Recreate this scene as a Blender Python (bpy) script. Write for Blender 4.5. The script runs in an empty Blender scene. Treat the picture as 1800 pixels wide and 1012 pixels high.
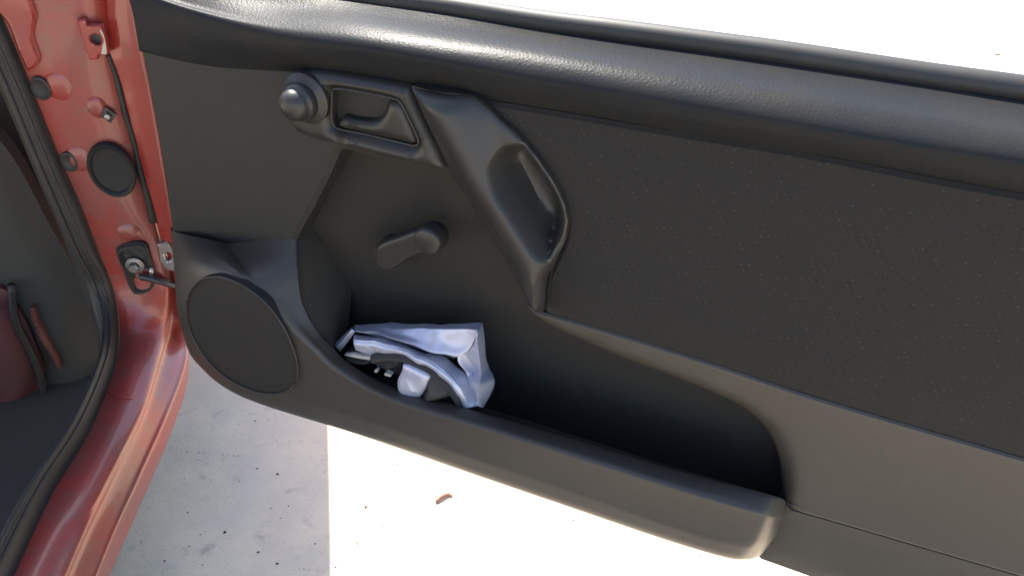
import bpy, bmesh, math, random
import numpy as np
from mathutils import Vector, Matrix, noise
from mathutils.geometry import delaunay_2d_cdt
random.seed(4)
S = bpy.context.scene
COL = S.collection
R = math.radians

# ------------------------------------------------------------------ camera, sky, sun, exposure
CAM_H, PITCH, FPX = 1.1693, R(36.8), 1400.0
cd = bpy.data.cameras.new('camera'); cam = bpy.data.objects.new('camera', cd); COL.objects.link(cam)
cam.location = (0, 0, CAM_H); cam.rotation_euler = (R(90) - PITCH, 0, 0)
cd.sensor_width = 36; cd.lens = FPX / 1800 * 36; cd.clip_start = 0.02; cd.clip_end = 3000
S.camera = cam
SUN_AZ, SUN_EL = R(-22), R(52)          # azimuth clockwise from +Y
W = bpy.data.worlds.new('World'); S.world = W; W.use_nodes = True
nt = W.node_tree; bg = nt.nodes['Background']
sky = nt.nodes.new('ShaderNodeTexSky'); sky.sky_type = 'NISHITA'; sky.sun_disc = False
sky.sun_elevation = SUN_EL; sky.sun_rotation = SUN_AZ; sky.dust_density = 1.3; sky.air_density = 1.0
nt.links.new(sky.outputs[0], bg.inputs[0]); bg.inputs[1].default_value = 0.15
sl = bpy.data.lights.new('sun', 'SUN'); sl.energy = 5.0; sl.angle = R(0.53); sl.color = (1, .95, .86)
sun = bpy.data.objects.new('sun', sl); COL.objects.link(sun)
sd_ = Vector((math.sin(SUN_AZ) * math.cos(SUN_EL), math.cos(SUN_AZ) * math.cos(SUN_EL), math.sin(SUN_EL)))
sun.rotation_euler = sd_.to_track_quat('Z', 'Y').to_euler(); sun.location = (0, 0, 6)
S.view_settings.view_transform = 'Standard'; S.view_settings.look = 'None'
S.view_settings.exposure = 2.0; S.view_settings.gamma = 1.0; S.view_settings.use_curve_mapping = False

# ------------------------------------------------------------------ geometry helpers
cP, sP = math.cos(PITCH), math.sin(PITCH)
def ray(x, y):
    a = (x - 900) / FPX; b = (y - 506) / FPX
    return np.array([a, cP - b * sP, -sP - b * cP])
EYE = np.array([0, 0, CAM_H])
def at_z(x, y, z):
    r = ray(x, y); return EYE + r * ((z - CAM_H) / r[2])
class Frame:
    """vertical plane: along = d, out (towards the cabin side) = n ; w measured along n"""
    def __init__(s, az, point):
        az = R(az); s.d = np.array([math.sin(az), math.cos(az), 0.]); s.n = np.array([s.d[1], -s.d[0], 0.])
        s.o = np.array(point, float); s.off = s.n @ s.o
    def world(s, x, y, w=0.):
        r = ray(x, y); t = (s.off + w - s.n @ EYE) / (s.n @ r); return EYE + r * t
    def uz(s, x, y, w=0.):
        p = s.world(x, y, w); return np.array([(p - s.o) @ s.d, p[2]])
    def at(s, u, z, w): 
        p = s.o + s.d * u + s.n * w; return np.array([p[0], p[1], z])
DN = Frame(112.6, (0, 0, 0)); hinge = DN.n * -0.6771
DOOR = Frame(112.6, hinge)                       # u = 0 opposite the eye, hinge at u about -0.83
PIL = Frame(80, (-0.54, 1.05, 0))                # face of the hinge pillar, looks rearwards

def cr(P, n):
    """Catmull-Rom resample of points (k,3) with n steps per span"""
    P = np.asarray(P, float); k = len(P); out = []
    for i in range(k - 1):
        p0 = P[i - 1] if i else 2 * P[0] - P[1]; p1, p2 = P[i], P[i + 1]
        p3 = P[i + 2] if i + 2 < k else 2 * P[-1] - P[-2]
        for j in range(n):
            t = j / n
            out.append(.5 * ((2 * p1) + (-p0 + p2) * t + (2 * p0 - 5 * p1 + 4 * p2 - p3) * t * t + (-p0 + 3 * p1 - 3 * p2 + p3) * t ** 3))
    out.append(P[-1]); return np.array(out)
def closed_cr(P, n):
    P = np.asarray(P, float); k = len(P); out = []
    for i in range(k):
        p0, p1, p2, p3 = P[i - 1], P[i], P[(i + 1) % k], P[(i + 2) % k]
        for j in range(n):
            t = j / n
            out.append(.5 * ((2 * p1) + (-p0 + p2) * t + (2 * p0 - 5 * p1 + 4 * p2 - p3) * t * t + (-p0 + 3 * p1 - 3 * p2 + p3) * t ** 3))
    return np.array(out)
def resample(P, step):
    Q = np.vstack([P, P[:1]]); L = np.r_[0, np.cumsum(np.linalg.norm(np.diff(Q, axis=0), axis=1))]
    n = max(8, int(L[-1] / step)); s = np.linspace(0, L[-1], n, endpoint=False)
    return np.stack([np.interp(s, L, Q[:, i]) for i in range(Q.shape[1])], 1)
def corner_curve(P, n=6):
    """closed curve; a point written (x,y,1) is a sharp corner"""
    cs = [i for i, p in enumerate(P) if len(p) > 2 and p[2]]
    X = [p[:2] for p in P]
    if not cs: return closed_cr(X, n)
    out = []
    for a, i in enumerate(cs):
        j = cs[(a + 1) % len(cs)]
        seg = X[i:j + 1] if j > i else X[i:] + X[:j + 1]
        out.append(cr(seg, n)[:-1])
    return np.vstack(out)
def seg_dist(Q, A, closed=True):
    B = np.roll(A, -1, 0) if closed else A[1:]
    if not closed: A = A[:-1]
    best = np.full(len(Q), 1e9)
    for a, b in zip(A, B):
        ab = b - a; L = ab @ ab + 1e-18
        t = np.clip(((Q - a) @ ab) / L, 0, 1)
        best = np.minimum(best, np.linalg.norm(Q - a - t[:, None] * ab, axis=1))
    return best
def inside(Q, A):
    B = np.roll(A, -1, 0); r = np.zeros(len(Q), bool)
    for a, b in zip(A, B):
        c = ((a[1] > Q[:, 1]) != (b[1] > Q[:, 1]))
        with np.errstate(divide='ignore', invalid='ignore'):
            r ^= c & (Q[:, 0] < (b[0] - a[0]) * (Q[:, 1] - a[1]) / (b[1] - a[1]) + a[0])
    return r
def sst(x, a, b):
    t = np.clip((x - a) / (b - a), 0, 1); return t * t * (3 - 2 * t)

def empty(name, loc, rz=0.):
    o = bpy.data.objects.new(name, None); COL.objects.link(o); o.location = loc; o.rotation_euler = (0, 0, rz)
    o.empty_display_size = .05; return o
def root_of(o):
    while o.parent: o = o.parent
    return o
def mesh(name, V, F, mat, parent=None, smooth=True, recalc=True, bevel=0, sub=0):
    """V in world coordinates"""
    V = [Vector(v) for v in V]
    if parent is not None:
        r = root_of(parent); M = (Matrix.Translation(r.location) @ r.rotation_euler.to_matrix().to_4x4()).inverted()
        V = [M @ v for v in V]
    me = bpy.data.meshes.new(name); me.from_pydata([tuple(v) for v in V], [], [tuple(int(i) for i in f) for f in F])
    if recalc:
        bm = bmesh.new(); bm.from_mesh(me); bmesh.ops.remove_doubles(bm, verts=bm.verts, dist=1e-6)
        bmesh.ops.recalc_face_normals(bm, faces=bm.faces); bm.to_mesh(me); bm.free()
    me.polygons.foreach_set('use_smooth', [smooth] * len(me.polygons))
    o = bpy.data.objects.new(name, me); COL.objects.link(o)
    if mat: me.materials.append(mat)
    if parent is not None: o.parent = parent
    if bevel:
        m = o.modifiers.new('bevel', 'BEVEL'); m.width = bevel; m.segments = 3; m.limit_method = 'ANGLE'
    if sub:
        m = o.modifiers.new('sub', 'SUBSURF'); m.levels = m.render_levels = sub
    return o
def loft(name, lines, mat, parent, nk=6, ni=5, post=None, closed=False):
    G = [cr(l, nk) for l in lines]; G = np.array(G)
    G = np.stack([cr(G[:, k], ni) for k in range(G.shape[1])], 1)
    if post is not None: G = post(G)
    a, b = G.shape[:2]; V = G.reshape(-1, 3)
    F = [(i * b + k, i * b + k + 1, (i + 1) * b + k + 1, (i + 1) * b + k) for i in range(a - 1) for k in range(b - 1)]
    return mesh(name, V, F, mat, parent)
def relief(name, fr, outer, mat, parent, hf, holes=(), w0=0., back=None, step=.006, rings=(.0008, .002, .004, .007, .011), feat=(), sharp=30):
    def loop(px):
        c = corner_curve(px); return resample(np.array([fr.uz(x, y, w0) for x, y in c]), step)
    O = loop(outer); H = [loop(h) for h in holes]; loops = [O] + H
    pts = [O] + H
    for L in loops:
        T = np.roll(L, -1, 0) - np.roll(L, 1, 0); N = np.stack([-T[:, 1], T[:, 0]], 1); N /= np.linalg.norm(N, axis=1)[:, None] + 1e-12
        for r in rings:
            for sg in (1, -1):
                Q = L + sg * N * r
                ok = inside(Q, O)
                for h in H: ok &= ~inside(Q, h)
                Q = Q[ok]
                if not len(Q): continue
                dist = np.min([seg_dist(Q, l) for l in loops], 0)
                pts.append(Q[dist > r * .93])
    lo, hi = O.min(0), O.max(0); g = []
    for j, y in enumerate(np.arange(lo[1], hi[1], step * .87)):
        for x in np.arange(lo[0] + (j % 2) * step / 2, hi[0], step): g.append((x, y))
    g = np.array(g); ok = inside(g, O)
    for h in H: ok &= ~inside(g, h)
    g = g[ok]
    if len(g):
        dist = np.min([seg_dist(g, l) for l in loops], 0); pts.append(g[dist > rings[-1] + step * .45])
    FL = []
    for f in feat:
        q = np.array([fr.uz(x, y, w0) for x, y in cr(np.array(f, float), 6)]); L = np.r_[0, np.cumsum(np.linalg.norm(np.diff(q, axis=0), axis=1))]
        m_ = max(3, int(L[-1] / (step * .7))); q = np.stack([np.interp(np.linspace(0, L[-1], m_), L, q[:, i]) for i in (0, 1)], 1)
        ok = inside(q, O) & (seg_dist(q, O) > .001)
        if ok.sum() > 2: FL.append(q[ok])
    if FL:
        fp = np.vstack(FL); keep = []
        for q in pts[len(loops):]:
            if len(q): q = q[np.min(np.linalg.norm(q[:, None] - fp[None], axis=2), 1) > step * .45]
            keep.append(q.reshape(-1, 2))
        pts = pts[:len(loops)] + keep
    P = np.vstack(pts); E = []; k = 0
    for L in loops:
        n = len(L); E += [(k + i, k + (i + 1) % n) for i in range(n)]; k += n
    k = len(P)
    for q in FL:
        P = np.vstack([P, q]); E += [(k + i, k + i + 1) for i in range(len(q) - 1)]; k += len(q)
    vo, eo, fo, ov, oe, of = delaunay_2d_cdt([Vector(p) for p in P], E, [], 0, 1e-7)
    V2 = np.array([(v.x, v.y) for v in vo]); Fc = np.array([V2[list(f)].mean(0) for f in fo])
    ok = inside(Fc, O)
    for h in H: ok &= ~inside(Fc, h)
    F = [tuple(f) for f, q in zip(fo, ok) if q]
    sd = np.min([seg_dist(V2, l) for l in loops], 0)
    wv = hf(V2[:, 0], V2[:, 1], sd)
    V = [fr.at(u, z, w) for (u, z), w in zip(V2, wv)]
    if back is not None:
        cnt = {}
        for f in F:
            for a, b in zip(f, f[1:] + f[:1]): cnt[(min(a, b), max(a, b))] = cnt.get((min(a, b), max(a, b)), 0) + 1
        m = {}
        for (a, b), c in cnt.items():
            if c == 1:
                for i in (a, b):
                    if i not in m: m[i] = len(V); V.append(fr.at(V2[i][0], V2[i][1], back))
                F.append((a, b, m[b], m[a]))
    o = mesh(name, V, F, mat, parent)
    try:
        o.data.set_sharp_from_angle(angle=R(sharp))
    except Exception: pass
    return o
def lathe(name, fr, px, prof, mat, parent, w=0., N=36, tilt=None, sx=1., sz=1.):
    u, z = fr.uz(px[0], px[1], w); V = []; F = []
    for r, ww in prof:
        for i in range(N):
            a = 2 * math.pi * i / N; V.append(fr.at(u + sx * r * math.cos(a), z + sz * r * math.sin(a), w + ww))
    for j in range(len(prof) - 1):
        for i in range(N): F.append((j * N + i, j * N + (i + 1) % N, (j + 1) * N + (i + 1) % N, (j + 1) * N + i))
    if prof[-1][0] > 1e-6: F.append(tuple((len(prof) - 1) * N + i for i in range(N)))
    o = mesh(name, V, F, mat, parent)
    o.data.set_sharp_from_angle(angle=R(50)); return o
def tube(name, P, rad, mat, parent, N=10, closed=False, cap=True):
    P = np.asarray(P, float); n = len(P); V = []; F = []
    if np.isscalar(rad): rad = [rad] * n
    for i in range(n):
        t = (P[(i + 1) % n] - P[i - 1]) if closed else (P[min(i + 1, n - 1)] - P[max(i - 1, 0)])
        t /= np.linalg.norm(t) + 1e-12; up = np.array([0, 0, 1.]) if abs(t[2]) < .9 else np.array([1., 0, 0])
        a = np.cross(t, up); a /= np.linalg.norm(a); b = np.cross(t, a)
        for k in range(N):
            q = 2 * math.pi * k / N; V.append(P[i] + rad[i] * (a * math.cos(q) + b * math.sin(q)))
    for i in range(n if closed else n - 1):
        for k in range(N):
            j = (i + 1) % n; F.append((i * N + k, i * N + (k + 1) % N, j * N + (k + 1) % N, j * N + k))
    if not closed and cap: F += [tuple(range(N)), tuple((n - 1) * N + k for k in range(N))]
    return mesh(name, V, F, mat, parent)
def box(name, c, size, mat, parent, rot=None, bevel=.004):
    V = []
    for x in (-.5, .5):
        for y in (-.5, .5):
            for z in (-.5, .5):
                v = Vector((x * size[0], y * size[1], z * size[2]))
                if rot is not None: v = rot @ v
                V.append(v + Vector(c))
    F = [(0, 1, 3, 2), (4, 6, 7, 5), (0, 4, 5, 1), (2, 3, 7, 6), (0, 2, 6, 4), (1, 5, 7, 3)]
    return mesh(name, V, F, mat, parent, smooth=False, bevel=bevel)
def quadslab(name, P, th, mat, parent, bevel=.003):
    """flat polygon P (world, any plane) given thickness th along its normal"""
    P = [Vector(p) for p in P]; n = (P[1] - P[0]).cross(P[2] - P[0]).normalized() * th
    k = len(P); V = P + [p - n for p in P]
    F = [tuple(range(k)), tuple(range(2 * k - 1, k - 1, -1))] + [(i, i + k, (i + 1) % k + k, (i + 1) % k) for i in range(k)]
    return mesh(name, V, F, mat, parent, smooth=False, bevel=bevel)
def tag(o, label, cat, group=None, kind=None):
    if label: o['label'] = label
    if cat: o['category'] = cat
    if group: o['group'] = group
    if kind: o['kind'] = kind
    return o

# ------------------------------------------------------------------ materials
def mat(name, col, rough=.5, metal=0., spec=.5, bump=None, var=None, sheen=0., coat=0.):
    """bump: list of (kind, scale, strength, distance); var: (scale, colour, lo, hi)"""
    m = bpy.data.materials.new(name); m.use_nodes = True; n = m.node_tree.nodes; l = m.node_tree.links
    b = n['Principled BSDF']; b.inputs['Base Color'].default_value = (*col, 1); b.inputs['Roughness'].default_value = rough
    b.inputs['Metallic'].default_value = metal; b.inputs['Specular IOR Level'].default_value = spec
    b.inputs['Sheen Weight'].default_value = sheen; b.inputs['Coat Weight'].default_value = coat; b.inputs['Coat Roughness'].default_value = .08
    tc = n.new('ShaderNodeTexCoord'); last = None
    m['tc'] = tc.name
    if var:
        src = None
        for sc, c2, lo, hi in var:
            t = n.new('ShaderNodeTexNoise'); t.inputs['Scale'].default_value = sc; t.inputs['Detail'].default_value = 6; t.inputs['Roughness'].default_value = .62
            l.new(tc.outputs['Object'], t.inputs['Vector'])
            r = n.new('ShaderNodeMapRange'); r.inputs[1].default_value = lo; r.inputs[2].default_value = hi; l.new(t.outputs[0], r.inputs[0])
            mx = n.new('ShaderNodeMix'); mx.data_type = 'RGBA'; l.new(r.outputs[0], mx.inputs[0])
            if src is None: mx.inputs[6].default_value = (*col, 1)
            else: l.new(src, mx.inputs[6])
            mx.inputs[7].default_value = (*c2, 1); src = mx.outputs[2]
        l.new(src, b.inputs['Base Color'])
    for kind, sc, st, di in bump or []:
        if kind == 'v':
            t = n.new('ShaderNodeTexVoronoi'); t.inputs['Scale'].default_value = sc; t.feature = 'DISTANCE_TO_EDGE'; out = t.outputs['Distance']
        elif kind == 'd':
            t = n.new('ShaderNodeTexVoronoi'); t.inputs['Scale'].default_value = sc; t.inputs['Randomness'].default_value = .1; out = t.outputs['Distance']
        else:
            t = n.new('ShaderNodeTexNoise'); t.inputs['Scale'].default_value = sc; t.inputs['Detail'].default_value = 4; out = t.outputs[0]
        l.new(tc.outputs['Object'], t.inputs['Vector'])
        bp = n.new('ShaderNodeBump'); bp.inputs['Strength'].default_value = st; bp.inputs['Distance'].default_value = di
        l.new(out, bp.inputs['Height'])
        if last: l.new(last, bp.inputs['Normal'])
        last = bp.outputs[0]
    if last: l.new(last, b.inputs['Normal'])
    return m
VINYL = mat('black_vinyl', (.0205, .0203, .018), .6, spec=.2, coat=.0, bump=[('v', 260, .35, .0007), ('n', 60, .10, .002), ('n', 900, .2, .0003)], var=[(9, (.0235, .0225, .0195), .45, .7)])
PAD = mat('black_leathergrain_pad', (.0140, .0148, .0160), .38, spec=.045, bump=[('v', 230, .30, .0008), ('n', 70, .12, .002), ('n', 700, .2, .0003)], var=[(12, (.018, .0172, .016), .45, .7)])
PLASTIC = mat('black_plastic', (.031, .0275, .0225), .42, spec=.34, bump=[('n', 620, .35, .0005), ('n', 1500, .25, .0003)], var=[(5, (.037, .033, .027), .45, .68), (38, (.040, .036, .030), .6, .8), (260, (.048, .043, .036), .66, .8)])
PLAST2 = mat('smooth_black_plastic', (.018, .0175, .016), .42, spec=.34, bump=[('n', 1200, .12, .0002)], var=[(25, (.022, .021, .019), .5, .7)])
RECESS = mat('pocket_lining', (.025, .023, .0195), .8, spec=.12, bump=[('n', 900, .4, .0006)])
GRILLE = mat('speaker_grille_mesh', (.016, .0155, .014), .6, spec=.2, bump=[('d', 420, .5, .0006)])
RUBBER = mat('black_rubber', (.021, .020, .018), .55, spec=.3, bump=[('n', 500, .2, .0004)], var=[(18, (.032, .029, .025), .5, .75)])
RED = mat('red_car_paint', (.24, .024, .016), .36, spec=.5, coat=.5, bump=[('n', 14, .04, .002)], var=[(9, (.19, .038, .03), .5, .72), (45, (.19, .05, .04), .58, .75)])
REDD = mat('dusty_red_paint', (.22, .026, .018), .44, spec=.5, coat=.3, bump=[('n', 60, .03, .001)], var=[(6, (.14, .042, .033), .42, .66), (40, (.15, .058, .045), .54, .76), (320, (.17, .085, .068), .66, .78)])
DULLRED = mat('dull_red_primer', (.085, .026, .022), .6, spec=.3, bump=[('n', 60, .1, .001)], var=[(14, (.06, .024, .02), .45, .7)])
STEEL = mat('worn_grey_metal', (.32, .31, .30), .35, metal=.9, bump=[('n', 250, .15, .0005)])
BLACKM = mat('black_painted_metal', (.02, .02, .021), .35, spec=.5, bump=[('n', 200, .15, .0005)])
CARPET = mat('dark_carpet', (.052, .049, .041), .95, spec=.1, bump=[('n', 700, .8, .002)])
SILVER = mat('silver_coated_fabric', (.36, .375, .455), .38, metal=.4, spec=.5, bump=[('n', 240, .10, .0008), ('n', 1500, .12, .0003)], var=[(30, (.30, .315, .39), .42, .65)])
BAND = mat('black_webbing', (.02, .02, .021), .75, spec=.3, bump=[('n', 900, .4, .0005)])
DARKCL = mat('black_lining_cloth', (.03, .028, .026), .7, spec=.3, bump=[('n', 90, .5, .003), ('n', 900, .3, .0005)])
PALE = mat('off_white_tag_and_glint', (.26, .25, .225), .55, bump=[('n', 80, .3, .002)])  # tag colour, also used for the painted glints
TWIG = mat('dry_twig_bark', (.28, .12, .075), .85, bump=[('n', 400, .6, .001)], var=[(90, (.16, .07, .05), .4, .65)])
LEAF = mat('dry_brown_leaf', (.13, .08, .04), .8, bump=[('n', 200, .4, .001)])
GRIT = mat('dark_grit', (.028, .025, .021), .9, var=[(40, (.06, .05, .04), .45, .6)])
# fabric with a scatter of tiny pale dots in slanted rows
FABRIC = mat('dotted_black_upholstery', (.0135, .0128, .0115), .85, spec=.2, sheen=.03, bump=[('n', 1600, .5, .0006)])
def fabric_dots():
    n = FABRIC.node_tree.nodes; l = FABRIC.node_tree.links; b = n['Principled BSDF']
    tc = n[FABRIC['tc']]; mp = n.new('ShaderNodeMapping'); mp.inputs['Rotation'].default_value = (0, R(24), 0); mp.inputs['Scale'].default_value = (135, 0, 175)
    l.new(tc.outputs['Object'], mp.inputs[0])
    v = n.new('ShaderNodeTexVoronoi'); v.inputs['Scale'].default_value = 1; v.inputs['Randomness'].default_value = .22
    l.new(mp.outputs[0], v.inputs['Vector'])
    r = n.new('ShaderNodeMapRange'); r.inputs[1].default_value = .16; r.inputs[2].default_value = .09; r.inputs[3].default_value = 0; r.inputs[4].default_value = 1
    l.new(v.outputs['Distance'], r.inputs[0])
    sep = n.new('ShaderNodeSeparateColor'); l.new(v.outputs['Color'], sep.inputs[0])
    pw = n.new('ShaderNodeMath'); pw.operation = 'POWER'; pw.inputs[1].default_value = 1.3; l.new(sep.outputs[0], pw.inputs[0])
    mu = n.new('ShaderNodeMath'); mu.operation = 'MULTIPLY'; l.new(r.outputs[0], mu.inputs[0]); l.new(pw.outputs[0], mu.inputs[1])
    mx = n.new('ShaderNodeMix'); mx.data_type = 'RGBA'; mx.inputs[6].default_value = (.0135, .0128, .0115, 1); mx.inputs[7].default_value = (.040, .037, .033, 1)
    l.new(mu.outputs[0], mx.inputs[0]); l.new(mx.outputs[2], b.inputs['Base Color'])
fabric_dots()
CONC = mat('weathered_concrete', (.63, .515, .365), .85, spec=.2, bump=[('n', 30, .25, .004), ('n', 260, .3, .0015)],
           var=[(2.6, (.49, .41, .32), .42, .66), (9, (.50, .43, .33), .5, .70), (24, (.38, .33, .265), .58, .72), (70, (.44, .37, .29), .60, .74), (210, (.33, .29, .23), .66, .76)])

# ------------------------------------------------------------------ ground
g = mesh('concrete_ground', [(-1500, -1500, 0), (1500, -1500, 0), (1500, 1500, 0), (-1500, 1500, 0)], [(0, 1, 2, 3)], CONC, smooth=False)
tag(g, 'pale weathered concrete ground, sunlit beyond the car shadow', 'ground', kind='structure')

# ------------------------------------------------------------------ the car body
CARAZ = R(-4.6); cf = np.array([math.sin(CARAZ), math.cos(CARAZ), 0])   # car forward
cr_ = np.array([cf[1], -cf[0], 0])                                        # car right (outwards)
car = empty('red_car', (-.6, 1.0, 0)); tag(car, 'red car with its side door opening, black rubber seal and dusty sill', 'car')
# reference lines of jamb and sill, from the top of the pillar down to the corner, then along the sill
def jl(spec, dw=0.):
    out = []
    for q in spec:
        x, y, k = q[0], q[1], q[2]
        out.append(PIL.world(x, y, dw + (q[3] if len(q) > 3 else 0)) if k == 'p' else at_z(x, y, k))
    return out
def extend(line, L=.45):
    return line + [line[-1] - cf * L]
ZB, ZD, ZE = .325, .312, .278
B  = [(-30,-60,'p'),(0,18,'p'),(45,125,'p'),(98,258,'p'),(142,360,'p'),(174,442,'p'),(200,510,'p'),(210,580,ZB+.012),(201,649,ZB),(158,758,ZB),(92,868,ZB),(24,1012,ZB)]
C1 = [(60,-60,'p'),(85,18,'p'),(105,125,'p',.004),(140,258,'p',.004),(176,360,'p',.006),(205,442,'p',.004),(226,505,'p',.004),(236,580,ZB+.014),(228,649,ZB+.004),(186,768,ZB+.003),(122,885,ZB+.003),(54,1012,ZB+.003)]
C2 = [(140,-60,'p'),(150,18,'p'),(165,125,'p'),(195,258,'p'),(225,360,'p',.003),(248,442,'p',.0),(262,505,'p',.010),(270,572,ZB+.010),(258,645,ZB-.004),(222,760,ZB-.006),(164,880,ZB-.006),(88,1012,ZB-.006)]
Dl = [(178,-60,'p',-.012),(188,18,'p',-.012),(206,125,'p',-.012),(238,258,'p',-.012),(262,360,'p',-.010),(282,442,'p',-.004),(293,505,'p',.008),(293,572,ZD+.010),(276,640,ZD),(245,735,ZD),(190,848,ZD),(114,1012,ZD)]
D2 = [(182,-60,'p',-.03),(192,18,'p',-.03),(212,125,'p',-.03),(242,258,'p',-.03),(266,360,'p',-.03),(287,442,'p',-.02),(300,505,'p',-.006),(300,575,ZD-.012),(284,645,ZD-.014),(254,740,ZD-.014),(200,853,ZD-.014),(124,1012,ZD-.014)]
E1 = [(184,-60,'p',-.04),(194,18,'p',-.04),(214,125,'p',-.04),(244,258,'p',-.04),(270,360,'p',-.04),(295,442,'p',-.03),(312,505,'p',-.02),(320,575,ZE+.010),(318,640,ZE),(284,730,ZE),(232,845,ZE),(160,1012,ZE)]
E2 = [(184,-60,'p',-.05),(194,18,'p',-.05),(214,125,'p',-.05),(244,258,'p',-.05),(272,360,'p',-.05),(300,442,'p',-.04),(320,505,'p',-.03),(330,580,ZE-.002),(328,640,ZE-.010),(294,735,ZE-.010),(243,850,ZE-.010),(173,1012,ZE-.010)]
E3 = [(184,-60,'p',-.06),(194,18,'p',-.06),(214,125,'p',-.06),(244,258,'p',-.06),(272,360,'p',-.06),(300,442,'p',-.06),(322,505,'p',-.06),(330,580,.22),(326,640,.20),(292,735,.20),(240,850,.20),(170,1012,.20)]
lines = [extend(jl(x)) for x in (B, C1, C2, Dl, D2, E1, E2, E3)]
# last line: fold under instead of following the eye
lines[-1] = [p - cr_ * .012 for p in [np.array([q[0], q[1], q[2] - .05]) for q in lines[-2]]]
loft('hinge_pillar_and_sill', lines, REDD, car, nk=7, ni=5)
# weatherstrip : round bead along B plus inner trim
A1 = [(-110,-60,'p'),(-70,18,'p'),(-12,125,'p'),(45,258,'p'),(88,360,'p'),(121,435,'p'),(152,505,'p'),(174,585,ZB+.03),(166,655,ZB+.03),(118,760,ZB+.03),(45,868,ZB+.03),(-30,1000,ZB+.03)]
bw = extend([p for p in jl(B)]); aw = extend([p for p in jl(A1)])
mid = [a * .45 + b * .55 for a, b in zip(aw, bw)]
def out_off(P, k):   # push towards the eye side: rearwards on the pillar, up on the sill
    r = []
    for i, p in enumerate(P):
        s = min(1, max(0, (p[2] - ZB - .02) / .14)); v = PIL.n * s + np.array([0, 0, 1.]) * (1 - s) ; r.append(p + v * k)
    return r
sl1 = out_off(bw, -.004); sl2 = out_off([a * .12 + b * .88 for a, b in zip(aw, bw)], .013); sl3 = out_off(mid, .019)
sl4 = out_off([a * .75 + b * .25 for a, b in zip(aw, bw)], .010); sl5 = out_off(aw, -.004); sl6 = out_off([a * 1.15 - b * .15 for a, b in zip(aw, bw)], -.03)
sl7 = [p - np.array([0, 0, .16]) * max(0., min(1., (.46 - p[2]) / .1)) - cr_ * .01 for p in sl6]
loft('weatherstrip', [sl1, sl2, sl3, sl4, sl5, sl6, sl7], RUBBER, car, nk=7, ni=5)
tube('seal_lip', cr(out_off([a * .62 + b * .38 for a, b in zip(aw, bw)], .017), 7), .0035, RUBBER, car, N=8)
tube('seal_lip', cr(out_off([a * .30 + b * .70 for a, b in zip(aw, bw)], .0175), 7), .0028, RUBBER, car, N=8)
# outer fender : bright rear edge strip beside the door, then forwards
f1 = [PIL.world(x, y, -.004) for x, y in ((183,-70),(189,18),(194,95),(214,150),(229,220),(249,300),(268,370),(286,425),(300,470),(314,545),(322,590))]
f2 = [PIL.world(x, y, .003) for x, y in ((208,-70),(212,18),(226,95),(240,150),(252,220),(268,300),(284,370),(297,425),(309,470),(320,545),(327,590))]
f3 = [PIL.world(x, y, .0) for x, y in ((238,-70),(244,18),(259,95),(271,150),(285,220),(299,300),(310,370),(316,425),(320,470),(328,545),(333,590))]
f4 = [p + cf * .04 + cr_ * .004 for p in f3]; f5 = [p + cf * .5 + cr_ * .03 for p in f3]; f6 = [p + cf * 1.0 - cr_ * .02 for p in f3]
def tuck(P, k, f): return [np.array([q[0], q[1], q[2] * f]) - cr_ * k * float(sst(np.array(q[2]), .45, .85)) for q in P]
f4 = tuck(f4, .02, 1); f5 = tuck(f5, .088, .93); f6 = tuck(f6, .088, .82)
loft('front_fender', [f1, f2, f3, f4, f5, f6], RED, car, nk=4, ni=4)
# bonnet, windscreen pillar, roof and cabin shell (outside the frame they shade the ground beside the car)
P = lambda x, y, z: np.array([-.6, 1.1, 0]) + cr_ * x + cf * y + np.array([0, 0, z])
bl = []
for y, z, q in ((.20, .985, .0), (.33, .945, 0), (.61, .83, -.02), (.9, .77, -.03), (1.2, .68, -.06)):
    bl.append([P(.040 + q, y, z - .30), P(-.025 + q, y, z - .035), P(-.05 + q, y, z), P(-.3, y, z + .02), P(-.7, y, z + .025), P(-1.1, y, z + .02), P(-1.42, y, z), P(-1.5, y, z - .08)])
loft('bonnet', bl, RED, car, nk=4, ni=4)
pl = [P(-.060, .33, .91), P(-.052, .166, 1.08), P(-.06, -.06, 1.22), P(-.06, -.32, 1.34), P(-.12, -.62, 1.39)]
tube('windscreen_pillar', cr(pl, 5), .035, RED, car, N=12)
tube('windscreen_pillar', cr([p - cr_ * (1.5 - 2 * i * .055) for i, p in enumerate(pl)], 5), .035, RED, car, N=12)
rl = []
for y, z in ((-.62, 1.385), (-.9, 1.41), (-1.5, 1.42), (-2.1, 1.38)):
    rl.append([P(-.12, y, z - .05), P(-.15, y, z - .01), P(-.25, y, z + .01), P(-.7, y, z + .03), P(-1.2, y, z + .01), P(-1.3, y, z - .05)])
loft('roof', rl, RED, car, nk=4, ni=4)
quadslab('cabin_floor', [P(-.07, -2.0, .14), P(-.07, .25, .14), P(-1.4, .25, .14), P(-1.4, -2.0, .14)], .02, CARPET, car)
quadslab('bulkhead', [P(-.13, .12, .2), P(-.05, .14, .9), P(-1.4, .14, .9), P(-1.4, .12, .2)], .02, CARPET, car)
box('dashboard_blocker', P(-.74, .04, .90), (1.28, .56, .24), PLASTIC, car, rot=Matrix.Rotation(-CARAZ, 3, 'Z'), bevel=.04)  # unseen; raised and extended rearwards to keep sun off the sill
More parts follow.
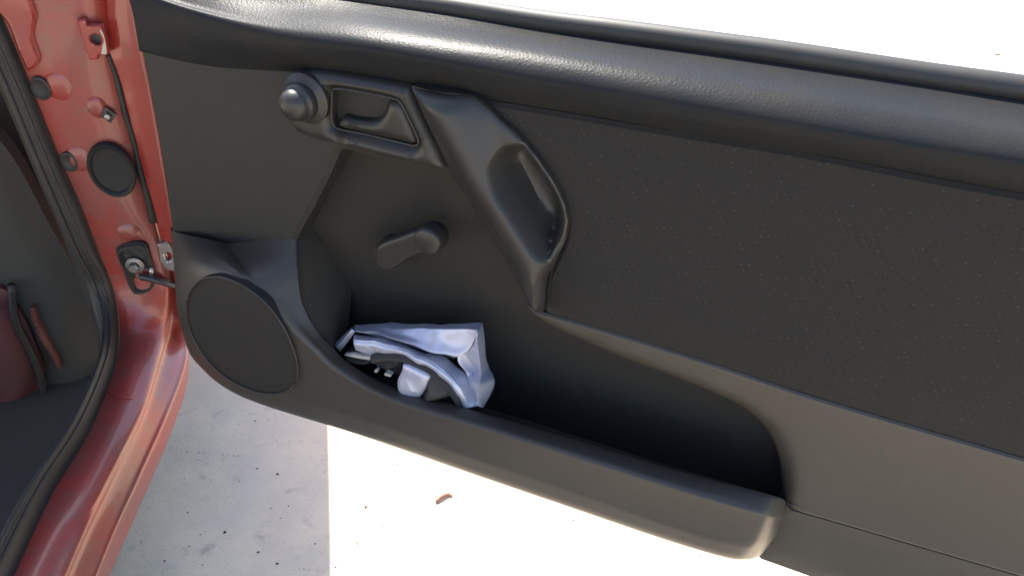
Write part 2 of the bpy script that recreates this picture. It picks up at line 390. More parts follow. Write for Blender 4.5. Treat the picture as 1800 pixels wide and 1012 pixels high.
# footwell kick panel : red sheet metal partly covered by dark trim
KP = Frame(80, tuple(PIL.o - PIL.n * .10))
ny = lambda u, z, k=40: np.array([noise.noise(Vector((a * k, b * k, 3.1))) for a, b in zip(u, z)])
relief('kick_panel', KP, [(-160,250),(-20,230),(90,400),(150,520),(178,640),(120,800),(-40,950),(-170,900)], CARPET, car,
       lambda u, z, s: .0 + .02 * sst(s, 0, .05) + .004 * ny(u, z, 18), step=.014, back=-.03)
relief('red_inner_panel', KP, [(-150,512),(-10,514),(25,548),(52,600),(70,655),(62,700),(38,730),(5,742),(-150,740)], DULLRED, car,
       lambda u, z, s: .03 + .022 * sst(s, 0, .03), w0=.045, step=.008, back=.0)
relief('red_inner_edge', KP, [(62,524),(70,522),(76,545),(92,575),(104,600),(114,626),(110,627),(94,600),(76,570),(66,545)], DULLRED, car,
       lambda u, z, s: .032 + .008 * sst(s, 0, .006), step=.004, back=.01, rings=(.0008, .002))
lathe('trim_button', KP, (-3, 655), [(.012, .03), (.012, .058), (.009, .062), (0, .063)], BLACKM, car, N=24)
tube('wiring_loom', cr([KP.world(x, y, .04) for x, y in ((20,500),(26,560),(50,610),(72,665),(82,735),(70,800))], 5), .006, RUBBER, car)

# fittings on the pillar
relief('jamb_flange', PIL, [(-40,-30,1),(52,-30,1),(53,0),(62,28),(59,48),(57,66),(63,85),(69,101),(66,114),(49,128,1),(30,88),(8,36),(-40,-10)], RED, car,
       lambda u, z, s: .006 + .004 * sst(s, 0, .004), w0=.008, back=-.002, step=.005, rings=(.0008, .002, .0035))
br = relief('striker_bracket', PIL, [(135,36,1),(150,36,1),(154,46,1),(178,45,1),(186,70),(190,97,1),(172,97,1),(173,105,1),(157,105,1)], RED, car,
       lambda u, z, s: .014 + .0012 * sst(s, 0, .0015), holes=[[(158,66),(165,60),(174,62),(179,71),(176,79),(169,80),(161,75)]], w0=.014, back=.004, step=.0025, rings=(.0006, .0015))
relief('bracket_hole', PIL, [(154,62),(165,56),(178,60),(183,72),(178,83),(168,84),(157,77)], BLACKM, br, lambda u, z, s: .004 + 0 * s, w0=.006, back=-.001, step=.004, rings=(.001,))
relief('worn_bracket_edge', PIL, [(176,50,1),(182,62),(186,80),(188,96,1),(178,96,1),(180,82),(183,70),(177,58)], STEEL, br, lambda u, z, s: .0158 + 0 * s, w0=.0158, back=.014, step=.003, rings=(.0006,))
for (x, y, r, hx, hy) in ((72, 155, .0125, 105, 152), (122, 284, .0115, 141, 280)):
    lathe('pressed_boss', PIL, (hx, hy), [(.022, -.004), (.019, .0), (.014, .003), (.008, .0045), (0, .005)], REDD, car, w=.002, N=28, sz=1.25)
    pb = lathe('dark_hole_disc', PIL, (x, y), [(r * 1.0, .0), (r * .98, .003), (r * .8, .004), (r * .62, .0015), (0, .0012)], RUBBER, car, w=.004, N=24, sz=1.35)  # near-black disc stands in for the shade inside a hole
lathe('pressed_boss', PIL, (168, 190), [(.014, -.004), (.011, .0), (.006, .0015), (0, .002)], REDD, car, w=.003, N=24, sz=1.3)
lathe('retaining_clip', PIL, (191, 201), [(.011, 0), (.011, .004), (.006, .0045), (.006, .008), (0, .0085)], BLACKM, car, w=.002, N=4, sz=1.1)
lathe('retaining_clip', PIL, (191, 201), [(.0042, .0085), (.004, .0105), (0, .011)], STEEL, car, w=.002, N=6)
DARKHOLE = mat('dark_opening', (.013, .0125, .012), .6, spec=.3)  # grommet rubber, with the shade of its opening put into the colour
gr = lathe('oval_grommet', PIL, (197, 299), [(.032, -.002), (.0315, .004), (.0298, .0062), (.0275, .0050), (.0255, .0005), (.018, -.001), (0, .0)], DARKHOLE, car, w=.007, N=40, sz=1.38)
tube('seam_sealer', cr([PIL.world(x, y, -.005) for x, y in ((190,96),(203,130),(212,165),(222,205),(236,250),(248,305),(262,352),(270,390))], 6), [.0035 + .0015 * noise.noise(Vector((i * .21, 2, 1))) + .00006 * i for i in range(43)], RUBBER, car)
for (x, y, r) in ((218, 405, .024),):
    lathe('pressed_boss', PIL, (x + 4, y + 2), [(r, -.004), (r * .8, .0), (r * .5, .004), (r * .2, .006), (0, .0062)], REDD, car, w=.001, N=28)
# door check strap
gk = relief('check_strap_gasket', PIL, [(203,444),(212,433),(240,428),(256,433),(264,455),(274,490),(272,505),(262,515),(240,519),(229,512),(216,480)], RUBBER, car,
       lambda u, z, s: .006 + .006 * sst(s, 0, .004), holes=[[(214,450),(221,443),(240,440),(250,447),(258,470),(263,495),(258,505),(243,508),(236,502),(225,476)]], w0=.010, back=-.002, step=.003, rings=(.0008, .002, .0035))
relief('check_strap_plate', PIL, [(210,447),(221,438),(242,436),(254,445),(262,470),(267,497),(260,509),(243,512),(232,504),(220,476)], BLACKM, gk,
       lambda u, z, s: .0035 + .001 * ny(u, z, 90), w0=.005, back=-.004, step=.004, rings=(.001,))
lathe('bolt', PIL, (238, 462), [(.0115, .004), (.0115, .008), (.0085, .0085), (.0085, .016), (.0072, .018), (0, .018)], STEEL, gk, w=.002, N=6)
lathe('washer', PIL, (238, 463), [(.014, .004), (.014, .0065), (.010, .007), (0, .007)], STEEL, gk, w=.002, N=24)
relief('inspection_mark', PIL, [(241,483,1),(247,484,1),(247,488,1),(245,493,1),(243,492,1),(243,488,1)], mat('ochre_paint_dab', (.5, .38, .16), .6), gk, lambda u, z, s: .0085 + 0 * s, w0=.008, back=.004, step=.002, rings=(.0004,))
sa = [PIL.world(246, 486, .012), PIL.world(262, 489, .018), PIL.world(280, 494, .018), PIL.world(300, 500, .010), PIL.world(312, 503, .004)]
tube('check_strap', cr(sa, 5), .0055, BLACKM, car, N=8)
tube('check_strap_rivet', [PIL.world(266, 470, .016), PIL.world(266, 484, .016)], .0035, STEEL, car, N=8)
hgx = relief('door_hinge', PIL, [(276,430,1),(296,425,1),(306,440,1),(310,478,1),(290,474,1),(280,458,1)], STEEL, car,
       lambda u, z, s: .004 + .002 * sst(s, 0, .002), holes=[[(290,447),(297,444),(302,450),(300,458),(293,458)]], w0=.005, back=-.01, step=.003, rings=(.0008, .0018))
# joint lines across sill
tube('panel_joint', cr([at_z(x, y, z) for x, y, z in ((189,684,ZB+.003),(196,692,ZB+.0045),(206,697,ZB+.0042),(225,699,ZB+.0015),(246,703,ZD+.0025),(253,711,ZD+.0005))], 5), .0010, REDD, car, N=6)

# ------------------------------------------------------------------ the open door
RZ = math.atan2(DOOR.d[1], DOOR.d[0])
door = empty('car_door', tuple(DOOR.at(-.82, 0, -.05)), RZ); tag(door, 'open car door seen from inside, worn black trim with map pocket and window crank', 'car door')
def dl(spec): return [DOOR.world(x, y, w) for x, y, w in spec]
# upper shoulder pad
s0 = [(150,-95),(300,-58),(480,-24),(640,0),(790,21),(940,48),(1090,70),(1240,90),(1387,110),(1600,141),(1800,172),(2050,208)]
s1 = [(180,-62),(320,-26),(480,8),(640,22),(790,44),(940,68),(1090,91),(1240,113),(1387,136),(1600,170),(1800,202),(2050,242)]
s2 = [(205,-35),(335,8),(480,36),(640,50),(790,72),(940,95),(1090,120),(1240,146),(1387,170),(1600,206),(1800,238),(2050,280)]
s3 = [(220,-18),(345,24),(480,58),(640,78),(790,104),(940,132),(1090,158),(1240,185),(1387,210),(1600,246),(1800,278),(2050,322)]
s4 = [(232,18),(355,66),(480,92),(640,104),(790,130),(940,160),(1090,188),(1240,214),(1387,238),(1600,274),(1800,309),(2050,354)]
s5 = [(244,85),(362,112),(480,122),(610,128),(740,150),(900,180),(1060,207),(1220,236),(1387,263),(1600,302),(1800,340),(2050,388)]
def wl(P, w, w_left=None):
    w_left = w if w_left is None else w_left
    return [(x, y, w_left + (w - w_left) * min(1, max(0, (x - 200) / 400))) for x, y in P]
sh = [dl(wl(s0, -.060, -.040)), dl(wl(s1, -.034, -.022)), dl(wl(s2, .000, -.008)), dl(wl(s3, .020, .000)), dl(wl(s4, .020, .002)), dl(wl(s5, .004, .001))]
sh.append(dl([(x, y + 2, w - .002) for x, y, w in wl(s5, .004, .001)]))
UT = loft('upper_trim_pad', sh, PAD, door, nk=6, ni=6)
# window seal : soft rubber roll above the pad
q0 = [(470,-36),(640,-6),(795,14),(940,37),(1090,56),(1240,76),(1387,96),(1600,129),(1800,157),(2050,192)]
tube('window_seal', cr(dl([(x, y, -.066) for x, y in q0]), 6), .0115, RUBBER, door, N=16)
tube('seal_lip', cr(dl([(x, y + 9, -.060) for x, y in q0]), 6), .0045, RUBBER, door, N=8)
# front trim
front = [(222,-40,1),(236,40),(250,110),(264,180),(285,300),(299,400),(302,440,1),(400,452),(518,432,1),(524,412),(546,372),(575,315),(598,262,1),(700,290),(790,302,1),(850,190,1),(720,140),(480,110),(300,60)]
relief('front_trim_panel', DOOR, front, VINYL, door, lambda u, z, s: -.004 + .0045 * sst(s, 0, .006) , w0=0., back=-.05, step=.012, rings=(.001, .003, .006))
# pocket back wall
relief('pocket_back_panel', DOOR, [(590,240,1),(790,285),(900,400),(990,520),(1100,570),(1250,630),(1420,690),(1440,930,1),(1200,890),(850,800),(600,720),(470,600),(480,410)], RECESS, door,
       lambda u, z, s: -.038 + .006 * np.sin(u * 9) * 0 + .0015 * ny(u, z, 12), w0=-.03, back=-.05, step=.015, rings=(.003,))
# upholstery insert
fab = [(833,170,1),(1000,196),(1200,230),(1350,254),(1500,281),(1650,311),(1800,338),(2050,386,1),(2050,866,1),(1800,799),(1688,767),(1591,739),(1485,708),(1400,682),(1325,657),(1230,626),(1137,597),(1053,572),(958,545,1),(963,530),(968,486),(980,457),(997,422),(1001,385),(988,343),(959,293),(916,240),(884,211),(850,181)]
relief('upholstery_insert', DOOR, fab, FABRIC, door, lambda u, z, s: .004 + .0035 * sst(s, 0, .004) + .003 * sst(s, 0, .06) + .0012 * ny(u, z, 7), w0=.0, back=-.04, step=.012)
# lower trim right of the pocket, its edge rolling into the pocket
pk = [(905,522),(929,549),(969,574),(1023,599),(1092,629),(1176,660),(1250,690),(1300,714),(1339,749),(1362,793),(1370,838),(1374,890)]
pkw = np.array([DOOR.uz(x, y, -.004) for x, y in cr(pk, 5)])
low = [(930,532,1),(955,543),(1053,571),(1137,596),(1230,625),(1325,656),(1400,681),(1485,707),(1591,738),(1688,766),(1800,798),(2050,866,1),(2050,1079,1),(1800,1005),(1600,947),(1480,912),(1374,882,1)] + [p + (0,) for p in pk[::-1][2:-1]]
low = [tuple(p) for p in low]
def low_h(u, z, s):
    dp = seg_dist(np.stack([u, z], 1), pkw, closed=False)
    t = np.clip(1 - dp / .022, 0, 1)
    return .0085 - .024 * (1 - np.sqrt(1 - t ** 2 * .98)) - .003 * (1 - sst(s, 0, .003))
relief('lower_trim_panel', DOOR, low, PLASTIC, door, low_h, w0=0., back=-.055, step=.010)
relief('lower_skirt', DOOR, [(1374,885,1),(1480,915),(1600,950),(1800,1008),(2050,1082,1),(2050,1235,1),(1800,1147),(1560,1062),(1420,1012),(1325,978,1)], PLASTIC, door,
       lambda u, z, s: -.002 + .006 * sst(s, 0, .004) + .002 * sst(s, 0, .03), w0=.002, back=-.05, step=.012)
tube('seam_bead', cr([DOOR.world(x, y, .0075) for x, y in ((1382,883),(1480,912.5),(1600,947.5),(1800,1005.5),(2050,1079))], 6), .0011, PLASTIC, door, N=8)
# map pocket with speaker housing
ST = [ # T0, T1, M, N, B0 : (x, y, w)
 ((517,418,-.002),(402,428,.004),(365,420,.012),(325,412,.010),(300,404,-.004)),
 ((521,470,.026),(441,480,.056),(402,476,.066),(345,470,.060),(306,470,.028)),
 ((530,530,.046),(478,532,.068),(420,545,.0735),(352,545,.072),(311,540,.050)),
 ((552,572,.052),(512,572,.071),(440,610,.0745),(375,610,.0735),(323,592,.054)),
 ((578,607,.055),(550,610,.073),(480,655,.076),(410,660,.0745),(346,638,.060)),
 ((612,640,.057),(592,648,.074),(548,690,.0775),(500,700,.0765),(425,697,.063)),
 ((690,682,.058),(688,700,.077),(676,735,.081),(662,752,.079),(628,762,.064)),
 ((850,728,.058),(850,750,.079),(846,795,.083),(842,815,.081),(838,834,.066)),
 ((1000,772,.058),(1000,796,.079),(996,842,.083),(994,865,.081),(990,886,.066)),
 ((1190,829,.058),(1190,856,.079),(1184,908,.083),(1178,930,.081),(1168,946,.066)),
 ((1320,862,.058),(1320,894,.078),(1308,938,.080),(1294,962,.078),(1272,977,.064)),
 ((1362,874,.052),(1358,904,.066),(1346,938,.067),(1332,962,.065),(1310,982,.054)),
 ((1378,880,.030),(1374,904,.036),(1362,938,.036),(1348,960,.034),(1330,978,.028)),
 ((1381,885,-.004),(1379,905,-.004),(1366,938,-.004),(1352,958,-.004),(1336,974,-.004))]
T = [[DOOR.world(*s[i]) for s in ST] for i in range(5)]
inner = []
for k, s in enumerate(ST):
    p = T[0][k]
    if k < 4: inner.append(p - DOOR.n * (.06 if k else .03) - np.array([0, 0, .002]))
    else: inner.append(p - DOOR.n * .006 - np.array([0, 0, .035]))
inner2 = [p - (DOOR.n * .03 if k < 4 else np.array([0, 0, .06])) for k, p in enumerate(inner)]
inner0 = [T[0][k] - DOOR.n * .004 - np.array([0, 0, .005]) for k in range(len(ST))]
under = [p - DOOR.n * (s[4][2] * .5 + .015) + np.array([0, 0, .004]) for p, s in zip(T[4], ST)]
under2 = [p - DOOR.n * (s[4][2] + .045) + np.array([0, 0, .012]) for p, s in zip(T[4], ST)]
tm = [a * .5 + b * .5 + np.array([0, 0, .0015]) for a, b in zip(T[0], T[1])]; t1b = [a * .82 + b * .18 + DOOR.n * (.002 if 0 < k < 12 else 0) for k, (a, b) in enumerate(zip(T[1], T[2]))]
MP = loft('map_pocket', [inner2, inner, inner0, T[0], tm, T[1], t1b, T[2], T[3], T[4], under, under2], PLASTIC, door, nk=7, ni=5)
# speaker grille
gpx = [(393,488),(430,503),(468,533),(498,574),(518,620),(523,655),(513,680),(488,692),(450,688),(405,668),(366,635),(340,595),(328,555),(332,518),(350,494),(370,487)]
ga, gb = DOOR.uz(350, 520, .076), DOOR.uz(505, 685, .076)
gwf = lambda u, z: .0745 + .0052 * np.clip((((u - ga[0]) * (gb - ga)[0] + (z - ga[1]) * (gb - ga)[1]) / ((gb - ga) @ (gb - ga))), 0, 1.1)
SG = relief('speaker_grille', DOOR, gpx, GRILLE, MP, lambda u, z, s: gwf(u, z) + .0018 * sst(s, .001, .03), w0=.077, back=.05, step=.008, rings=(.001, .0025, .005))
gw = np.array([DOOR.world(x, y, float(gwf(*DOOR.uz(x, y, .077))) + .001) for x, y in closed_cr(gpx, 6)])
tube('grille_rim', gw, .0014, PLAST2, SG, N=8, closed=True)
# handle bezel
bez = [(501,160),(512,138),(530,127),(560,124),(620,133),(680,143),(721,151,1),(733,180),(752,222),(770,258),(787,299,1),(740,291),(690,281),(640,268),(595,256),(555,246),(525,233),(508,213),(500,188)]
opening = [(584,158,1),(600,157),(650,165),(692,174),(703,180),(717,205),(735,246),(730,256),(712,253),(650,238),(600,228),(588,222),(583,205)]
def bez_h(u, z, s): return .004 + .016 * np.sqrt(np.clip(1 - np.clip(1 - s / .014, 0, 1) ** 2, 0, 1))
BZ = relief('handle_bezel', DOOR, bez, PLAST2, door, bez_h, holes=[opening], w0=.012, back=-.04, step=.0032)
relief('handle_well', DOOR, [(575,148),(650,155),(705,168),(745,250),(735,265),(650,248),(580,232)], RECESS, BZ, lambda u, z, s: -.022 + .01 * (1 - sst(s, 0, .02)), w0=0., back=-.03, step=.006, rings=(.002, .005))
relief('handle_lever', DOOR, [(681,177,1),(703,181),(716,205),(732,246),(726,255),(690,247),(640,236),(600,226),(590,218),(602,205,1),(627,211),(655,213),(669,206),(677,192)], PLAST2, BZ,
       lambda u, z, s: .004 + .009 * np.sqrt(np.clip(1 - np.clip(1 - s / .010, 0, 1) ** 2, 0, 1)), w0=.010, back=-.015, step=.004, rings=(.0006, .0015, .003, .005, .008))
relief('lever_pivot', DOOR, [(606,166),(618,168),(621,190),(616,206),(606,204)], PLAST2, BZ, lambda u, z, s: -.014 + .006 * sst(s, 0, .005), w0=-.01, back=-.024, step=.003, rings=(.001, .0025))
# opening rim : thin raised edge that catches the light
tube('opening_rim', np.array([DOOR.world(x, y, .0195) for x, y in corner_curve(opening)]), .0012, PLAST2, BZ, N=6, closed=True)
# mirror adjusting knob
KN = lathe('mirror_adjuster', DOOR, (541, 170), [(.0285, .0), (.0285, .006), (.0255, .0085), (.0205, .010), (.0200, .011), (.0205, .012), (.0203, .019), (.0190, .0215), (.0175, .0225), (.0170, .026), (.0150, .0305), (.0118, .034), (.0070, .0365), (.003, .0373), (0, .0375)], PLAST2, BZ, w=.016, N=44)
# pull handle with grip cup
ph = [(722,152,1),(770,159),(825,169),(848,184),(880,214),(912,243),(955,296),(984,345),(997,385),(993,420),(977,456),(966,485),(962,530),(958,547,1),(940,536),(918,512),(884,456),(850,401),(815,344),(787,298),(766,252),(745,208)]
cup = [(861,290),(866,270),(880,255),(900,251),(918,254),(953,298),(982,345),(994.5,385),(990,419),(974,453),(963,457),(943,438),(920,404),(898,368),(874,330)]
cl = np.array([DOOR.uz(x, y, .03) for x, y in cr([(748,140),(775,195),(808,255),(842,318),(878,375),(912,430),(938,478),(952,540)], 5)])
orl = np.array([DOOR.uz(x, y, .015) for x, y in corner_curve(ph)])
def ph_h(u, z, s):
    Q = np.stack([u, z], 1); d = seg_dist(Q, cl, closed=False); do = seg_dist(Q, orl)
    bar = sst(1 - d / .040, 0, 1)
    rim = np.sqrt(np.clip(1 - np.clip(1 - do / .016, 0, 1) ** 2, 0, 1))
    return .012 + rim * (.006 + .020 * bar)
PH = relief('pull_handle', DOOR, ph, PLAST2, door, ph_h, holes=[cup], w0=.018, back=-.04, step=.005)
cupw = np.array([DOOR.uz(x, y, .018) for x, y in corner_curve(cup)])
relief('grip_cup', DOOR, cup, PLAST2, PH, lambda u, z, s: ph_h(u, z, s) * (1 - sst(s, 0, .020)) - .014 * sst(s, 0, .026), w0=.018, step=.005)
# window crank
CK = relief('window_crank', DOOR, [(660,440),(668,428),(700,416),(735,403),(760,398),(778,408),(782,428),(772,442),(745,446),(715,458),(692,474),(672,476),(660,462)], PLAST2, door,
       lambda u, z, s: -.008 + .007 * np.sqrt(np.clip(1 - np.clip(1 - s / .005, 0, 1) ** 2, 0, 1)), w0=-.003, back=-.014, step=.004, rings=(.0006, .0015, .003, .005))
lathe('crank_spindle', DOOR, (680, 452), [(.020, -.024), (.018, .002), (0, .002)], PLAST2, CK, w=-.015, N=28)
lathe('crank_knob', DOOR, (765, 409), [(.012, -.006), (.012, .001), (.0165, .0025), (.0178, .005), (.0170, .018), (.0155, .0215), (.0140, .0225), (0, .0230)], PLAST2, CK, w=.0, N=36)
# mirror sail panel, top front, and the red outer skin behind the trim
ow = []
for z, w in ((.322, -.045), (.330, -.075), (.36, -.100), (.55, -.125), (.72, -.120), (.84, -.105), (.875, -.092), (.88, -.062)):
    ow.append([DOOR.at(u, z, w) for u in (-.79, -.70, -.4, 0., .3, .46)])
loft('outer_skin', ow, RED, door, nk=4, ni=4)
quadslab('door_end_frame', [DOOR.at(.455, .30, -.05), DOOR.at(.455, .87, -.06), DOOR.at(.455, .87, -.09), DOOR.at(.455, .72, -.115), DOOR.at(.455, .55, -.12), DOOR.at(.455, .32, -.08)], .004, RED, door, bevel=0)
quadslab('door_inner_frame', [DOOR.at(-.775, .312, -.052), DOOR.at(.455, .312, -.052), DOOR.at(.455, .86, -.058), DOOR.at(-.74, .86, -.058)], .003, BLACKM, door, bevel=0)

# ------------------------------------------------------------------ folded sunshade in the pocket
shade = empty('folded_sunshade', tuple(DOOR.at(-.46, .36, .04)), RZ); tag(shade, 'crumpled silver windscreen sunshade with black edging, stuffed in the door pocket', 'sunshade')
Z = lambda *P: [(560 + p[0] / 5, 540 + p[1] / 5) + tuple(p[2:]) for p in P]
def folds(cs, w0, amp_noise=.003, seed=0, k=55):
    C = [(np.array([DOOR.uz(x, y, w0) for x, y in Z(*P)]), a, s) for P, a, s in cs]
    def f(u, z, sd):
        Q = np.stack([u, z], 1); w = np.zeros(len(u))
        for P, a, s in C: w += a * np.exp(-seg_dist(Q, P, closed=False) / s) * sst(sd, -.002, .006)
        rr = random.Random(int(seed * 10)); cz = np.zeros(len(u))
        wx = np.array([noise.noise(Vector((x * 14, y * 14, seed))) for x, y in Q]); wy = np.array([noise.noise(Vector((x * 14, y * 14, seed + 7))) for x, y in Q])
        for q in range(5):
            an = rr.uniform(0, math.pi); fq = rr.uniform(14, 38); ph_ = rr.random()
            t = (u + .016 * wx) * math.cos(an) * fq + (z + .016 * wy) * math.sin(an) * fq + ph_
            cz += np.abs((t % 1.0) - .5) * (1.0 / fq) * rr.uniform(.5, 1.0)
        gate = .35 + .65 * sst(np.array([noise.noise(Vector((x * 22, y * 22, seed + 3))) for x, y in Q]), -.15, .35)
        return w + amp_noise * (cz - cz.mean()) * gate * sst(sd, -.004, .006)
    return f
def crumple(U, V, amp, seed):
    rr = random.Random(seed); cz = np.zeros(len(U))
    wx = np.array([noise.noise(Vector((x * 14, y * 14, seed))) for x, y in zip(U, V)]); wy = np.array([noise.noise(Vector((x * 14, y * 14, seed + 7))) for x, y in zip(U, V)])
    for q in range(6):
        an = rr.uniform(0, math.pi); fq = rr.uniform(12, 45); ph_ = rr.random()
        t = (U + .018 * wx) * math.cos(an) * fq + (V + .018 * wy) * math.sin(an) * fq + ph_
        cz += np.abs((t % 1.0) - .5) / fq * rr.uniform(.5, 1.0)
    gate = .25 + .75 * sst(np.array([noise.noise(Vector((x * 22, y * 22, seed + 3))) for x, y in zip(U, V)]), -.15, .35)
    return amp * (cz - cz.mean()) * gate
def sheet(name, lines, creases, material, amp, seed, nk=9, ni=8, th=.0012):
    G = np.array([cr([DOOR.world(560 + x / 5, 540 + y / 5, w) for x, y, w in l], nk) for l in lines])
    cut = [0] + list(creases) + [len(lines) - 1]; rows = []
    for a_, b_ in zip(cut, cut[1:]):
        blk = np.stack([cr(G[a_:b_ + 1, k], ni) for k in range(G.shape[1])], 1); rows.append(blk if not rows else blk[1:])
    G = np.concatenate(rows, 0); a, b = G.shape[:2]; V = G.reshape(-1, 3)
    V = V + DOOR.n[None] * crumple((V - DOOR.o) @ DOOR.d, V[:, 2], amp, seed)[:, None]
    F = [(i * b + k, i * b + k + 1, (i + 1) * b + k + 1, (i + 1) * b + k) for i in range(a - 1) for k in range(b - 1)]
    o = mesh(name, V, F, material, shade); o.data.set_sharp_from_angle(angle=R(18))
    m = o.modifiers.new('thickness', 'SOLIDIFY'); m.thickness = th; m.offset = 0
    return o
sheet('outer_fold', [
  [(306,168,.006),(480,150,.006),(800,145,.006),(1200,142,.006),(1430,134,.006)],
  [(312,182,.027),(480,194,.027),(800,193,.027),(1200,191,.027),(1407,196,.026)],
  [(316,196,.034),(480,212,.035),(760,248,.035),(1090,300,.033),(1330,362,.034)],
  [(320,208,.040),(480,232,.043),(740,288,.044),(1010,378,.042),(1225,420,.039)],
  [(326,216,.026),(480,246,.024),(735,306,.022),(1000,400,.020),(1190,450,.020)]], (1, 3), SILVER, .16, 3, nk=14)
sheet('left_flap', [[(306,168,.010),(225,240,.020),(146,318,.030)], [(300,190,.030),(232,268,.036),(160,352,.040)], [(322,210,.030),(258,300,.032),(186,392,.034)]], (1,), SILVER, .10, 5)
sheet('right_flap', [
  [(1400,197,.027),(1330,362,.033),(1225,420,.038),(1295,560,.034),(1318,660,.036),(1320,750,.040),(1392,872,.050)],
  [(1405,200,.030),(1370,340,.036),(1320,425,.034),(1370,560,.028),(1370,655,.050),(1365,765,.040),(1410,874,.052)],
  [(1408,196,.026),(1402,320,.041),(1408,430,.041),(1440,560,.036),(1430,650,.055),(1404,765,.058),(1425,876,.056)],
  [(1430,134,.006),(1455,280,.012),(1472,420,.012),(1500,540,.012),(1550,624,.026),(1525,735,.030),(1442,886,.044)]], (2,), SILVER, .20, 8)
sheet('inner_fold', [
  [(312,238,.026),(430,252,.026),(600,272,.026),(780,327,.026),(1000,403,.026),(1130,450,.026),(1210,520,.028),(1290,575,.030),(1332,650,.034),(1400,868,.046)],
  [(306,285,.046),(430,296,.047),(600,322,.048),(770,378,.048),(965,465,.048),(1085,540,.049),(1170,630,.050),(1240,705,.051),(1290,790,.052),(1340,880,.052)],
  [(312,330,.050),(430,352,.051),(590,372,.052),(755,405,.052),(958,505,.053),(1090,595,.053),(1165,672,.053),(1218,740,.053),(1265,800,.053),(1308,884,.053)],
  [(328,374,.044),(425,408,.044),(570,422,.044),(735,432,.044),(950,545,.045),(1090,645,.046),(1160,710,.047),(1200,755,.048),(1235,800,.049),(1276,886,.050)]], (1,), SILVER, .17, 12)
C3_ = [(((795,650),(830,715),(905,765)), .0016, .006), (((740,590),(722,700),(790,800)), .0016, .007)]
F3 = folds(C3_, .06, .10, 3.1)
relief('edge_binding', DOOR, Z((460,432),(600,424),(735,430),(850,482),(960,545),(1100,648),(1222,762),(1278,886,1),(1216,888,1),(1150,780),(1060,690),(960,622),(850,552),(740,492),(600,480),(470,500)), BAND, shade,
       lambda u, z, s: .050 + .005 * sst(s, 0, .003), w0=.053, back=.03, step=.003, rings=(.0008, .002, .0035))
relief('rolled_end', DOOR, Z((738,512,1),(800,530),(955,612),(952,670),(920,745),(868,808),(800,816),(745,780),(702,735),(690,650),(725,570)), SILVER, shade,
       lambda u, z, s: .058 + .005 * np.sqrt(np.clip(1 - np.clip(1 - s / .022, 0, 1) ** 2, 0, 1)) + F3(u, z, s), w0=.060, back=.04, step=.0022, rings=(.0012, .0028), feat=[Z(*c[0]) for c in C3_], sharp=16)
F4 = folds([(((900,800),(1000,770),(1110,760)), .006, .006)], .05, .12, 5.)
relief('black_lining', DOOR, Z((930,590),(1010,650),(1120,740),(1150,790),(1060,825),(900,838),(800,822),(860,800),(925,740)), DARKCL, shade,
       lambda u, z, s: .052 + .010 * sst(s, 0, .012) + F4(u, z, s), w0=.057, back=.02, step=.004, rings=(.001, .003))
relief('dark_lining', DOOR, Z((450,440),(740,440),(745,520),(730,590),(680,640),(560,590),(450,530)), DARKCL, shade,
       lambda u, z, s: .030 + .016 * sst(s, 0, .02) + F4(u, z, s), w0=.04, back=.01, step=.004, rings=(.001, .003))
relief('strap_loop', DOOR, Z((215,425),(320,440),(452,462),(450,512),(400,522),(310,512),(250,490)), BAND, shade, lambda u, z, s: .038 + .010 * sst(s, 0, .006), w0=.045, back=.01, step=.003, rings=(.001, .0025))
relief('strap_tag', DOOR, Z((222,424,1),(300,415,1),(370,432),(452,438,1),(446,468,1),(340,452),(270,436)), PALE, shade, lambda u, z, s: .050 + .002 * sst(s, 0, .003), w0=.051, back=.045, step=.0025, rings=(.0006, .0015))
relief('painted_glint', DOOR, Z((488,560,1),(505,542,1),(522,552,1),(520,570,1),(492,574,1)), PALE, shade, lambda u, z, s: .052 + 0 * s, w0=.052, back=.047, step=.002, rings=(.0005,))  # pale chip standing in for a specular glint
relief('painted_glint', DOOR, Z((576,585,1),(592,575,1),(640,598,1),(634,612,1),(582,600,1)), PALE, shade, lambda u, z, s: .054 + 0 * s, w0=.054, back=.047, step=.002, rings=(.0005,))  # second glint, likewise set as a pale chip

# ------------------------------------------------------------------ litter on the ground
a, b = at_z(766, 881, .003), at_z(787, 868, .004); c = at_z(795, 871, .003)
tw = tube('twig', cr([a, (a + b) / 2 + np.array([0, .001, .002]), b, c], 5), [.0034] * 8 + [.0036] * 4 + [.002] * 4, TWIG, None, N=8)
tag(tw, 'small reddish brown broken twig on the sunlit concrete below the pocket', 'twig')
def leaf(px, py, size, label, seed):
    rnd = random.Random(seed); p = at_z(px, py, .003); V = []; n = 11; r0 = rnd.random() * 6
    for i in range(n):
        q = 2 * math.pi * i / n; r = size * (.5 + .5 * rnd.random()) * (1.0 if i % 2 else .6)
        V.append(p + np.array([r * math.cos(q + r0) * 1.7, r * math.sin(q + r0), .002 + .006 * rnd.random()]))
    V.append(p + np.array([0, 0, .008])); V += [v - np.array([0, 0, .0015]) for v in V]
    F = [(i, (i + 1) % n, n) for i in range(n)] + [(n + 1 + (i + 1) % n, n + 1 + i, 2 * n + 1) for i in range(n)] + [(i, n + 1 + i, n + 1 + (i + 1) % n, (i + 1) % n) for i in range(n)]
    tag(mesh('dry_leaf', V, F, LEAF, None), label, 'leaf')
leaf(1709, 123, .010, 'dark dry leaf scrap on the bright ground beyond the window seal', 1)
leaf(1752, 98, .012, 'thin dry leaf sliver farthest off on the bright ground', 2)
leaf(436, 690, .007, 'tan dry leaf scrap on shaded concrete just below the speaker', 3)
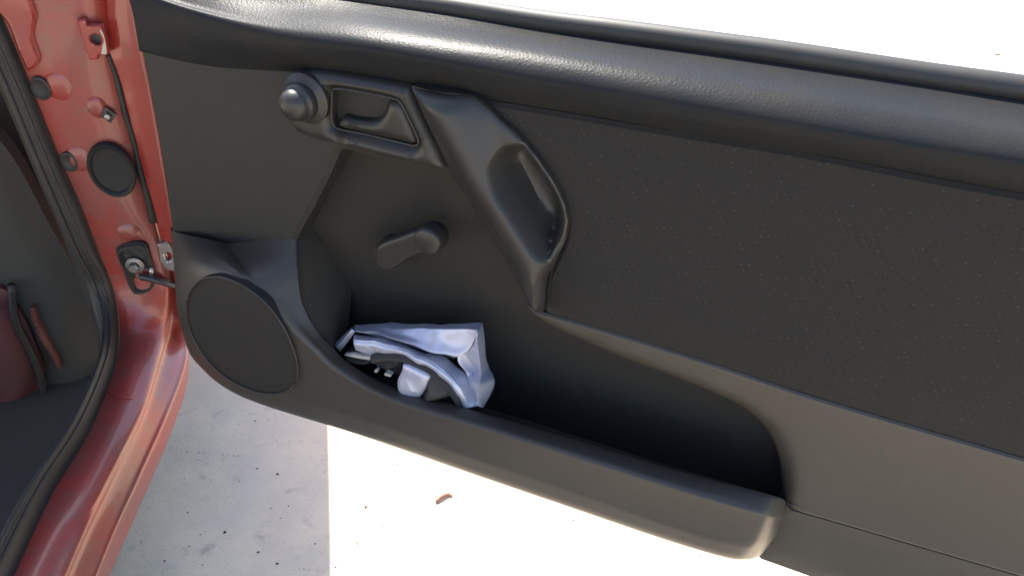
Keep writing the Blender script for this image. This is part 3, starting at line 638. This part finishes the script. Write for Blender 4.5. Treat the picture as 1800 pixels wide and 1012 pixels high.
# loose grit : one mass of tiny stones
V, F = [], []
rnd = random.Random(11)
def stone(x, y, r):
    k = len(V); n = 6; q0 = rnd.random() * 6; ax = .6 + rnd.random() * 1.6
    for i in range(n):
        q = q0 + 2 * math.pi * i / n; rr = r * (.7 + .5 * rnd.random()); V.append((x + rr * math.cos(q) * ax, y + rr * math.sin(q), .0005))
    for i in range(n):
        q = q0 + .3 + 2 * math.pi * i / n; rr = r * (.4 + .3 * rnd.random()); V.append((x + rr * math.cos(q) * ax, y + rr * math.sin(q), r * (.5 + .5 * rnd.random())))
    F.extend([(k + i, k + (i + 1) % n, k + n + (i + 1) % n, k + n + i) for i in range(n)]); F.append(tuple(k + n + i for i in range(n)))
for px, py, r in ((488,833,.0042),(476,893,.0038),(395,935,.006),(507,889,.003),(452,823,.003),(672,924,.003),(642,890,.0035),(658,997,.0035),(590,996,.003),(755,820,.0035),(679,908,.0025),(290,985,.0035),(332,960,.003),(330,900,.0025),(356,992,.003),(454,970,.003),(487,990,.0035),(421,745,.002),(455,705,.0015),(630,960,.003),(1008,914,.003),(554,955,.003),(1060,1006,.003)):
    p = at_z(px, py, 0); stone(p[0], p[1], r * .5)
for i in range(260):
    px, py = rnd.uniform(180, 1450), rnd.uniform(640, 1080); p = at_z(px, py, 0); stone(p[0], p[1], .0004 + .0010 * rnd.random() ** 3)
for i in range(160):
    x, y = rnd.uniform(-.6, 3.2), rnd.uniform(1.2, 4.2); stone(x, y, .001 + .004 * rnd.random() ** 3)
for pts_, n_, r_ in (([(300,792),(350,795),(420,801)], 26, .0007), ([(330,812),(380,806),(430,799)], 18, .0006), ([(560,791),(610,790),(640,789)], 14, .0006), ([(320,752),(370,748)], 9, .0007), ([(680,817),(695,817),(706,812)], 22, .0009), ([(655,797),(664,805),(668,812)], 9, .0008), ([(640,888),(643,893),(646,887)], 10, .0009), ([(622,925),(640,922),(652,921)], 10, .0006), ([(765,873),(772,886),(774,892)], 7, .0007), ([(520,998),(560,1003)], 12, .0006), ([(625,953),(635,957)], 8, .0009)):
    P_ = cr(np.array(pts_, float), 8)
    for i in range(n_):
        q = P_[int(rnd.random() * len(P_))]; p = at_z(q[0] + rnd.gauss(0, 1.2), q[1] + rnd.gauss(0, .8), 0); stone(p[0], p[1], r_ * rnd.uniform(.6, 1.3))
gt = mesh('loose_grit', V, F, GRIT, None, recalc=False); tag(gt, 'scattered dark grit specks on the concrete', 'grit', kind='stuff')
